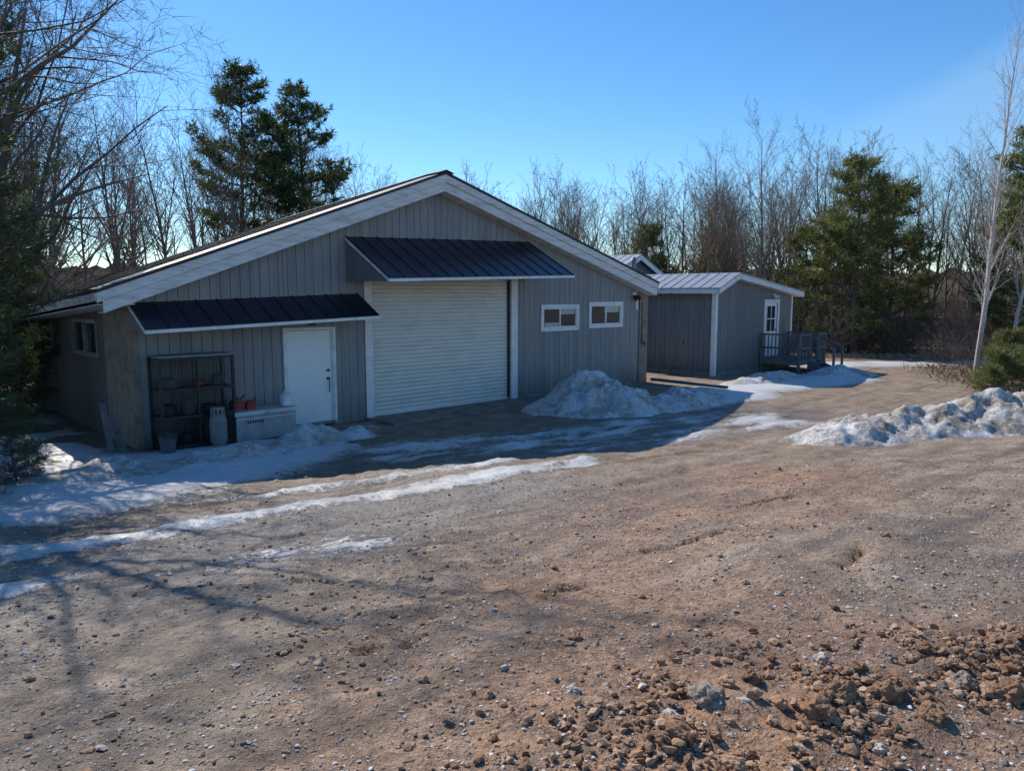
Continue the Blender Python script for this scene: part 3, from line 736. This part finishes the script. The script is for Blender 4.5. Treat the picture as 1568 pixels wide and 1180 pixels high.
for (x0,x1) in ((DX0,4.05),(4.6,DX1+.02)):
    for zz in (.85,1.34): a.box(x0,x1,-1.60,-1.56,zz,zz+.08)
    n_=int((x1-x0)/.14)
    for i in range(n_): a.box(x0+.05+i*.14,x0+.085+i*.14,-1.555,-1.52,.5,1.33)
for px_ in (DX0+.02,DX1-.06):
    for zz in (.85,1.34): a.box(px_,px_+.04,-1.5,-.1,zz,zz+.07)
    for i in range(9): a.box(px_,px_+.035,-.25-i*.14,-.215-i*.14,.5,1.33)
for i in range(3): a.box(3.98,4.66,-1.62-.28*(i+1),-1.62-.28*i-.02,.34-.14*i-.035,.34-.14*i)
for px_ in (3.95,4.66):
    a.hexa([(px_,-1.6,.15),(px_+.04,-1.6,.15),(px_+.04,-2.5,-.1),(px_,-2.5,-.1)],[(px_,-1.6,.42),(px_+.04,-1.6,.42),(px_+.04,-2.5,.06),(px_,-2.5,.06)])
    a.box(px_,px_+.07,-2.5,-2.43,-.1,.95)
    a.hexa([(px_,-1.6,1.28),(px_+.05,-1.6,1.28),(px_+.05,-2.5,.90),(px_,-2.5,.90)],[(px_,-1.6,1.35),(px_+.05,-1.6,1.35),(px_+.05,-2.5,.97),(px_,-2.5,.97)])
a.obj('deck_timber',[M_WOODG],D)

# ================================================================== TREES
def seg_tubes(segs,sides):
    S=np.array(segs,dtype=float)
    a=S[:,0:3];b_=S[:,3:6];d=b_-a;d/=np.linalg.norm(d,axis=1,keepdims=True)+1e-9
    ref=np.where(np.abs(d[:,2:3])>.9,np.array([[1.,0,0]]),np.array([[0,0,1.]]))
    x=np.cross(d,ref);x/=np.linalg.norm(x,axis=1,keepdims=True)+1e-9;y=np.cross(d,x)
    t=np.arange(sides)*2*np.pi/sides
    c=np.cos(t)[None,:,None];s_=np.sin(t)[None,:,None]
    ring=x[:,None]*c+y[:,None]*s_
    A=a[:,None]+ring*S[:,6][:,None,None];Bb=b_[:,None]+ring*S[:,7][:,None,None]
    V=np.concatenate([A,Bb],1).reshape(-1,3)
    i=np.arange(sides);f=np.stack([i,(i+1)%sides,(i+1)%sides+sides,i+sides],1)
    F=(f[None]+(np.arange(len(S))*2*sides)[:,None,None]).reshape(-1,4)
    return V,F
def rnd(r): return Vector((r.gauss(0,1),r.gauss(0,1),r.gauss(0,1)))
def grow(segs,p,d,L,rad,lev,P,r):
    n=P['seg'][lev];pts=[(p.copy(),d.copy(),rad)]
    rt=rad*P.get('tip',.25)
    for i in range(n):
        d=(d+rnd(r)*P['wob'][lev]+Vector((0,0,P['up'][lev]))).normalized()
        q=p+d*(L/n);ra=rad+(rt-rad)*i/n;rb=rad+(rt-rad)*(i+1)/n
        segs.append((p.x,p.y,p.z,q.x,q.y,q.z,ra,rb));p=q;pts.append((p.copy(),d.copy(),rb))
    if lev>=len(P['nc']): return
    nc=P['nc'][lev]
    for k in range(nc):
        t=P['t0'][lev]+(1-P['t0'][lev])*(k+r.random())/nc
        t=min(t,.995);i=int(t*n);fr=t*n-i
        a,b_=pts[i],pts[min(i+1,n)]
        pos=a[0].lerp(b_[0],fr);dd=a[1];rr_=a[2]+(b_[2]-a[2])*fr
        ang=math.radians(r.uniform(*P['ang'][lev]))
        perp=dd.orthogonal().normalized();perp.rotate(Matrix.Rotation(r.uniform(0,6.283),3,dd))
        cd=dd*math.cos(ang)+perp*math.sin(ang)
        cl=L*P['lr'][lev]*(1-P['fall'][lev]*t)*r.uniform(.65,1.25)
        grow(segs,pos,cd,cl,max(P['rmin'],min(rr_*.62,cl*P.get('kr',.018)+.003)),lev+1,P,r)
def bare_mesh(name,seed,H,r0,P,mat,lean=0,big=.03,stems=1,leany=0):
    r=random.Random(seed);segs=[]
    for s_ in range(stems):
        d0=Vector((r.gauss(0,.04)+lean,r.gauss(0,.04)+leany,1)) if stems==1 else Vector((r.gauss(0,.35),r.gauss(0,.35),1))
        off=Vector((0,0,-.2)) if stems==1 else Vector((r.gauss(0,.25),r.gauss(0,.25),-.1))
        grow(segs,off,d0.normalized(),H*(1 if stems==1 else r.uniform(.6,1)),r0,0,P,r)
    S=np.array(segs);bigm=S[:,6]>big
    parts=[]
    if bigm.any(): parts.append(seg_tubes(S[bigm],8))
    if (~bigm).any(): parts.append(seg_tubes(S[~bigm],3))
    V=np.concatenate([p_[0] for p_ in parts]);o=0;Fs=[]
    for p_ in parts: Fs.append(p_[1]+o);o+=len(p_[0])
    return mesh_np(name,V,np.concatenate(Fs),[mat],smooth=True)
PF=dict(seg=[9,5,3,2],wob=[.05,.11,.14,.16],up=[.02,.12,.09,.05],nc=[26,7,5],t0=[.28,.2,.2],ang=[(22,50),(22,50),(22,60)],lr=[.46,.48,.5],fall=[.60,.45,.4],rmin=.007,tip=.15)
PFL=dict(PF,nc=[22,6,4],seg=[7,4,2,1],rmin=.011)
PO=dict(seg=[10,6,4,3,2],wob=[.07,.14,.16,.18,.2],up=[.01,.05,.04,.03,.02],nc=[22,8,7,5],t0=[.2,.15,.15,.15],ang=[(35,65),(28,60),(28,65),(25,60)],lr=[.52,.5,.5,.5],fall=[.45,.35,.3,.3],rmin=.0045,tip=.2)
PB=dict(seg=[14,5,3,2],wob=[.03,.07,.1,.12],up=[.015,.10,.05,.0],nc=[48,6,4],t0=[.14,.15,.2],ang=[(20,42),(20,45),(25,55)],lr=[.22,.45,.5],fall=[.6,.4,.3],rmin=.005,tip=.12,kr=.009)
PS=dict(seg=[6,3,2],wob=[.1,.15,.2],up=[.02,.05,.02],nc=[9,5],t0=[.15,.2],ang=[(20,55),(25,60)],lr=[.5,.5],fall=[.5,.4],rmin=.005,tip=.3)
forest=[bare_mesh('bare_forest_mesh_%d'%i,100+i,11,.10,PF,M_BARK) for i in range(6)]
forestF=[bare_mesh('bare_far_mesh_%d'%i,200+i,11,.11,PFL,M_BARK) for i in range(5)]
bush=[bare_mesh('bush_mesh_%d'%i,300+i,2.4,.014,PS,M_BARK,stems=12) for i in range(3)]

def blades(C,D,nb,L,Wd,rng,spread=.8):
    n=len(C);C=np.repeat(C,nb,0);Dd=np.repeat(D,nb,0)
    d=Dd*.7+rng.normal(0,spread,(n*nb,3));d/=np.linalg.norm(d,axis=1,keepdims=True)
    l=L*rng.uniform(.6,1.2,(n*nb,1));w=Wd*rng.uniform(.7,1.3,(n*nb,1))
    s_=np.cross(d,rng.normal(0,1,(n*nb,3)));s_/=np.linalg.norm(s_,axis=1,keepdims=True)
    b_=C+rng.normal(0,L*.15,(n*nb,3))
    V=np.stack([b_,b_+d*l*.45+s_*w,b_+d*l,b_+d*l*.45-s_*w],1).reshape(-1,3)
    F=np.arange(len(V)).reshape(-1,4)
    return V,F
def pine_mesh(name,seed,H,base,R,mat,whorl=.42,per=5,tstep=.26,nb=13,L=.24,Wd=.018,prof='white',r0=.16,droop=0.):
    r=random.Random(seed);rng=np.random.default_rng(seed);segs=[];C=[];Dn=[]
    n=12;px_=0;py_=0;lastp=Vector((0,0,-.2))
    cx=[(0,0)]
    for i in range(n):
        px_+=r.gauss(0,.05);py_+=r.gauss(0,.05);q=Vector((px_,py_,H*(i+1)/n))
        segs.append((lastp.x,lastp.y,lastp.z,q.x,q.y,q.z,r0*(1-i/n)+.015,r0*(1-(i+1)/n)+.015));lastp=q;cx.append((px_,py_))
    z=base
    while z<H-.1:
        t=(z-base)/(H-base)
        if prof=='white': Lb=R*(.55+.75*t if t<.3 else 1.0*(1-((t-.3)/.7)**1.7)+.12)
        elif prof=='oval': Lb=R*(max(.05,(1-t))**.6*(.55+.9*min(t,.5))+.06)
        else: Lb=R*((1-t)**.85+.06)
        gap=r.random()<.15 and prof!='cone'
        az0=r.uniform(0,6.28)
        for k in range(per):
            if gap and r.random()<.6: continue
            if r.random()<.13: continue
            az=az0+k*6.283/per+r.gauss(0,.25);l=Lb*r.uniform(.5,1.3)
            up=(.08+.45*t)-droop*(1-t)
            d=Vector((math.cos(az),math.sin(az),up)).normalized()
            ii=min(n-1,int(z/H*n));p=Vector((cx[ii][0],cx[ii][1],z+r.gauss(0,.08)))
            m_=max(3,int(l/tstep));rr_=.012+l*.012
            for j in range(m_):
                d=(d+rnd(r)*.07+Vector((0,0,.035 if droop==0 else .05))).normalized();q=p+d*(l/m_)
                f=j/m_
                segs.append((p.x,p.y,p.z,q.x,q.y,q.z,rr_*(1-f)+.004,rr_*(1-f-1/m_)+.004));p=q
                if f>.22:
                    sl=(.22+.34*l*(1-f))*r.uniform(.7,1.2)
                    side=Vector((-d.y,d.x,0)).normalized()
                    for sg in (-1,1):
                        sd_=(d*.75+side*sg*r.uniform(.6,1)+Vector((0,0,.15))).normalized()
                        ns=max(1,int(sl/(tstep*.8)))
                        e=p+sd_*sl
                        segs.append((p.x,p.y,p.z,e.x,e.y,e.z,.006,.003))
                        for s2 in range(ns+1):
                            if s2==0 and ns>1: continue
                            c_=p+sd_*(sl*(s2/ns))+rnd(r)*.03;C.append(tuple(c_));Dn.append(tuple((sd_+Vector((0,0,.4))).normalized()))
            C.append(tuple(p));Dn.append(tuple(d))
        z+=whorl*r.uniform(.7,1.3)*(1-.35*t)
    C.append((lastp.x,lastp.y,lastp.z));Dn.append((0,0,1))
    V1,F1=seg_tubes([s_ for s_ in segs],4)
    V2,F2=blades(np.array(C),np.array(Dn),nb,L,Wd,rng)
    V=np.concatenate([V1,V2]);F=np.concatenate([F1,F2+len(V1)])
    mi=np.concatenate([np.zeros(len(F1)),np.ones(len(F2))])
    return mesh_np(name,V,F,[M_BARKN,mat],mi)
pA=pine_mesh('white_pine_a',11,13.2,4.0,2.2,M_NEED,whorl=.58,per=6,nb=14,L=.30,Wd=.024)
pB=pine_mesh('white_pine_b',12,12.8,3.5,2.5,M_NEED,whorl=.62,per=6,nb=14,L=.30,Wd=.024)
pC=pine_mesh('young_pine_c',13,9.0,.6,2.7,M_NEEDL,whorl=.42,per=6,nb=12,L=.30,Wd=.022,prof='oval')
pD=pine_mesh('young_pine_d',14,8.0,.6,2.4,M_NEEDL,whorl=.42,per=6,nb=12,L=.30,Wd=.022,prof='oval')
pE=pine_mesh('near_pine_e',15,6.9,1.3,2.5,M_NEED,whorl=.34,per=6,tstep=.18,nb=16,L=.15,Wd=.007,prof='oval',droop=.1,r0=.10)
pF=pine_mesh('bushy_pine_f',17,2.6,.15,.95,M_NEED,whorl=.20,per=6,tstep=.12,nb=14,L=.13,Wd=.007,prof='oval',droop=.05,r0=.03)
pS=pine_mesh('pine_sapling',16,1.3,.1,.55,M_NEEDL,whorl=.16,per=5,tstep=.10,nb=12,L=.13,Wd=.008,prof='cone',r0=.02)
def put(name,me,x,y,s_=1,rz=None,parent=None):
    return addobj(name,me,parent,loc=(x,y,float(gh(x,y))-.05),rotz=random.uniform(0,6.28) if rz is None else rz,scale=s_)
put('white_pine_tree',pA,-12.7,36,1.0,.5)
put('white_pine_tree',pB,-10.3,38,1.0,2.)
put('pine_tree',pC,16.2,35.5,1.0,1.);put('pine_tree',pD,18.6,37,1.02,2.);put('pine_tree',pD,14.9,38.5,.78,4.)
put('pine_tree',pC,23.2,33.5,1.1,2.6);put('pine_tree',pD,8.6,48,.9);put('pine_tree',pC,14.0,52,.8);put('pine_tree',pD,4.5,54,.75)
put('pine_tree',pD,-20.5,30,.75)
put('pine_tree',pE,-9.2,11.5,1.03,1.0);put('pine_tree',pE,-12.6,15.5,1.1,3.0)
put('pine_tree',pE,-14.5,19.5,1.15,5.0)
put('bushy_pine',pF,-11.6,17.4,.95,1.);put('bushy_pine',pF,-12.4,18.6,1.25,2.);put('bushy_pine',pF,-10.2,14.9,.75,3.);put('bushy_pine',pF,-7.25,10.6,.50,4.)
for (x_,y_,s_) in ((14.6,22.5,.9),(16.4,24.5,.9),(15.7,22.0,1.0),(13.9,21.6,.6),(17.6,26,1.2)): put('pine_sapling',pS,x_,y_,s_)
birch=bare_mesh('birch_mesh',401,13.0,.10,PB,M_BIRCH,lean=-.01)
birch2=bare_mesh('birch_mesh2',402,10.8,.08,PB,M_BIRCH,lean=-.02)
put('birch_tree',birch,17.0,27.2,1.0,2.2);put('birch_tree',birch2,20.4,30.5,1.05,1.3)
near1=bare_mesh('near_bare_1',501,11.0,.15,PO,M_BARKN,lean=.10)
near2=bare_mesh('near_bare_2',502,9.5,.10,PO,M_BARKN,lean=.10)
put('bare_maple_tree',near1,-9.6,12.1,1.0,0.);put('bare_maple_tree',near2,-8.9,8.4,.9,.3)
put('bare_maple_tree',near2,-12.6,17.0,1.15,.4);put('bare_maple_tree',near1,-10.6,14.6,.85,.9)
TR=empty('bare_woodland_trees')
rr=random.Random(99)
def inside_b(x,y):
    u_,m_=rotxy(x,y)
    return -7.5<u_<21 and -14.5<m_<4
def mass(n,xr,yr,hr,lst):
    c=0
    while c<n:
        x=rr.uniform(*xr);y=rr.uniform(*yr)
        if inside_b(x,y): continue
        s_=rr.uniform(*hr)
        addobj('tree',rr.choice(lst),TR,loc=(x,y,float(gh(x,y))-.1),rotz=rr.uniform(0,6.28),scale=(s_*.95,s_*.95,s_));c+=1
mass(32,(-32,-11),(31,45),(.85,1.12),forest)
mass(26,(-42,-14),(45,60),(1.0,1.25),forestF)
mass(66,(-12,18),(46,62),(.72,.95),forestF)
mass(30,(-16,24),(62,78),(.95,1.12),forestF)
mass(38,(11,34),(38,50),(.72,.98),forest)
mass(32,(20,60),(48,68),(.95,1.2),forestF)
mass(20,(20,34),(32,42),(.70,.95),forest)
mass(9,(-24,-14.5),(22,31),(.7,1.0),forest)
BR=empty('woodland_brush')
def brush(n,xr,yr,hr):
    c=0
    while c<n:
        x=rr.uniform(*xr);y=rr.uniform(*yr)
        if inside_b(x,y): continue
        s_=rr.uniform(*hr);c+=1
        addobj('brush',rr.choice(bush),BR,loc=(x,y,float(gh(x,y))-.05),rotz=rr.uniform(0,6.28),scale=(s_*1.2,s_*1.2,s_))
brush(80,(12,36),(34.5,43),(.7,1.5));brush(50,(-14,28),(44,52),(1.0,1.8));brush(55,(-36,-12),(29,42),(.8,1.7))
brush(18,(17.5,23),(22,31),(.35,.8));brush(16,(-10,-6.6),(8.4,11.5),(.15,.36));brush(20,(-20,-10.0),(15,24),(.4,.9))
hx=np.linspace(-260,260,900)
topz=4.6+2*fbm(hx*.03,hx*0,5)+3.0*fbm(hx*.9,hx*0+3,8,5)
hy=104+12*np.sin(hx*.01)
V=[]
for q in np.linspace(0,1,8):
    V.append(np.stack([hx,hy+20*q+2.5*(fbm(hx*.6,hx*0+q*9,31)-.5),topz*q**.6*(1+.12*(fbm(hx*.9,hx*0+q*7,51)-.5))-.3],1))
V=np.concatenate(V);idx=np.arange(len(V)).reshape(8,-1)
F=np.stack([idx[:-1,:-1].ravel(),idx[:-1,1:].ravel(),idx[1:,1:].ravel(),idx[1:,:-1].ravel()],1)
M_HILL=simple('distant_woods',(.085,.068,.055),1.0,var=.5,scale=.6,stretch=(1.5,1,.3),spec=0)
addobj('distant_wooded_hill',mesh_np('distant_wooded_hill',V,F,[M_HILL]))

def grass(name,pts,mat,hmin,hmax,w=.006):
    P=np.array(pts);n=len(P)
    z=gh(P[:,0],P[:,1]);a=RNG.uniform(0,6.28,n);h=RNG.uniform(hmin,hmax,n)
    dx=np.cos(a);dy=np.sin(a);ln=RNG.uniform(.2,1.1,n)*h
    b0=np.stack([P[:,0]-dy*w,P[:,1]+dx*w,z-.02],1);b1=np.stack([P[:,0]+dy*w,P[:,1]-dx*w,z-.02],1)
    m0=np.stack([P[:,0]+dx*ln*.35+dy*w*.6,P[:,1]+dy*ln*.35-dx*w*.6,z+h*.65],1);tp=np.stack([P[:,0]+dx*ln,P[:,1]+dy*ln,z+h],1)
    V=np.stack([b0,b1,m0,tp],1).reshape(-1,3)
    return addobj(name,mesh_np(name,V,np.arange(4*n).reshape(-1,4),[mat]))
M_DRY=stone_mat('dry_grass_blades',[(0,(.20,.12,.065)),(.5,(.38,.26,.16)),(1,(.50,.39,.26))],0)
pts=[]
while len(pts)<12000:
    x=rr.uniform(13.2,24);y=rr.uniform(18.5,29)
    if (x-13.4)-(y-22)*.25>rr.uniform(-.2,1.6): pts.append((x,y))
for _ in range(4000): pts.append((rr.uniform(12,26),33+abs(rr.gauss(0,1.2))))
grass('dry_grass',pts,M_DRY,.03,.22,.005)

# ================================================================== LIGHT, SKY, CAMERA
EL=math.radians(40);sx,sy=-.577,.816
L=bpy.data.lights.new('sun','SUN');L.energy=5.0;L.angle=math.radians(.5);L.color=(1,.93,.83)
so=bpy.data.objects.new('sun',L);COL.objects.link(so);so.location=(-20,30,30)
dv=Vector((-sx*math.cos(EL),-sy*math.cos(EL),-math.sin(EL)));so.rotation_euler=dv.to_track_quat('-Z','Y').to_euler()
W=bpy.data.worlds.new('World');scene.world=W;W.use_nodes=True
nt=W.node_tree;bg=nt.nodes['Background']
sk=nt.nodes.new('ShaderNodeTexSky');sk.sky_type='NISHITA';sk.sun_disc=False
sk.sun_elevation=EL;sk.sun_rotation=math.atan2(sx,sy);sk.air_density=1.0;sk.dust_density=.1;sk.ozone_density=2.8;sk.altitude=300
hs=nt.nodes.new('ShaderNodeHueSaturation');hs.inputs['Saturation'].default_value=1.24
nt.links.new(sk.outputs[0],hs.inputs['Color'])
tint=mix(nt,1.0,hs.outputs[0],(.90,1.04,1.12),'MULTIPLY')
tc=N(nt,'ShaderNodeTexCoord');g_=tc.outputs['Generated']
dp=N(nt,'ShaderNodeVectorMath',operation='DOT_PRODUCT');nt.links.new(g_,dp.inputs[0]);dp.inputs[1].default_value=(.4556,.0115,-.8904)
cn=noise(nt,g_,5,4,.6)
sd_=math_(nt,'ADD',dp.outputs['Value'],math_(nt,'MULTIPLY',math_(nt,'SUBTRACT',cn,.5),.05))
sxn=N(nt,'ShaderNodeSeparateXYZ');nt.links.new(g_,sxn.inputs[0])
mk=math_(nt,'MULTIPLY',ramp(nt,sd_,[(.0,0),(.03,1),(.25,0)]),ramp(nt,sxn.outputs[0],[(.25,0),(.6,.28)]))
c=mix(nt,mk,tint,(4.2,5.6,7.0))
nt.links.new(c,bg.inputs[0]);bg.inputs[1].default_value=.14
cam=bpy.data.cameras.new('camera');cam.sensor_width=36;cam.lens=26.2;cam.clip_end=3000;cam.clip_start=.05
co=bpy.data.objects.new('camera',cam);COL.objects.link(co);co.location=(0,0,2.86);co.rotation_euler=(math.radians(83),0,0)
scene.camera=co
scene.view_settings.view_transform='Standard';scene.view_settings.look='None';scene.view_settings.exposure=0;scene.view_settings.gamma=1
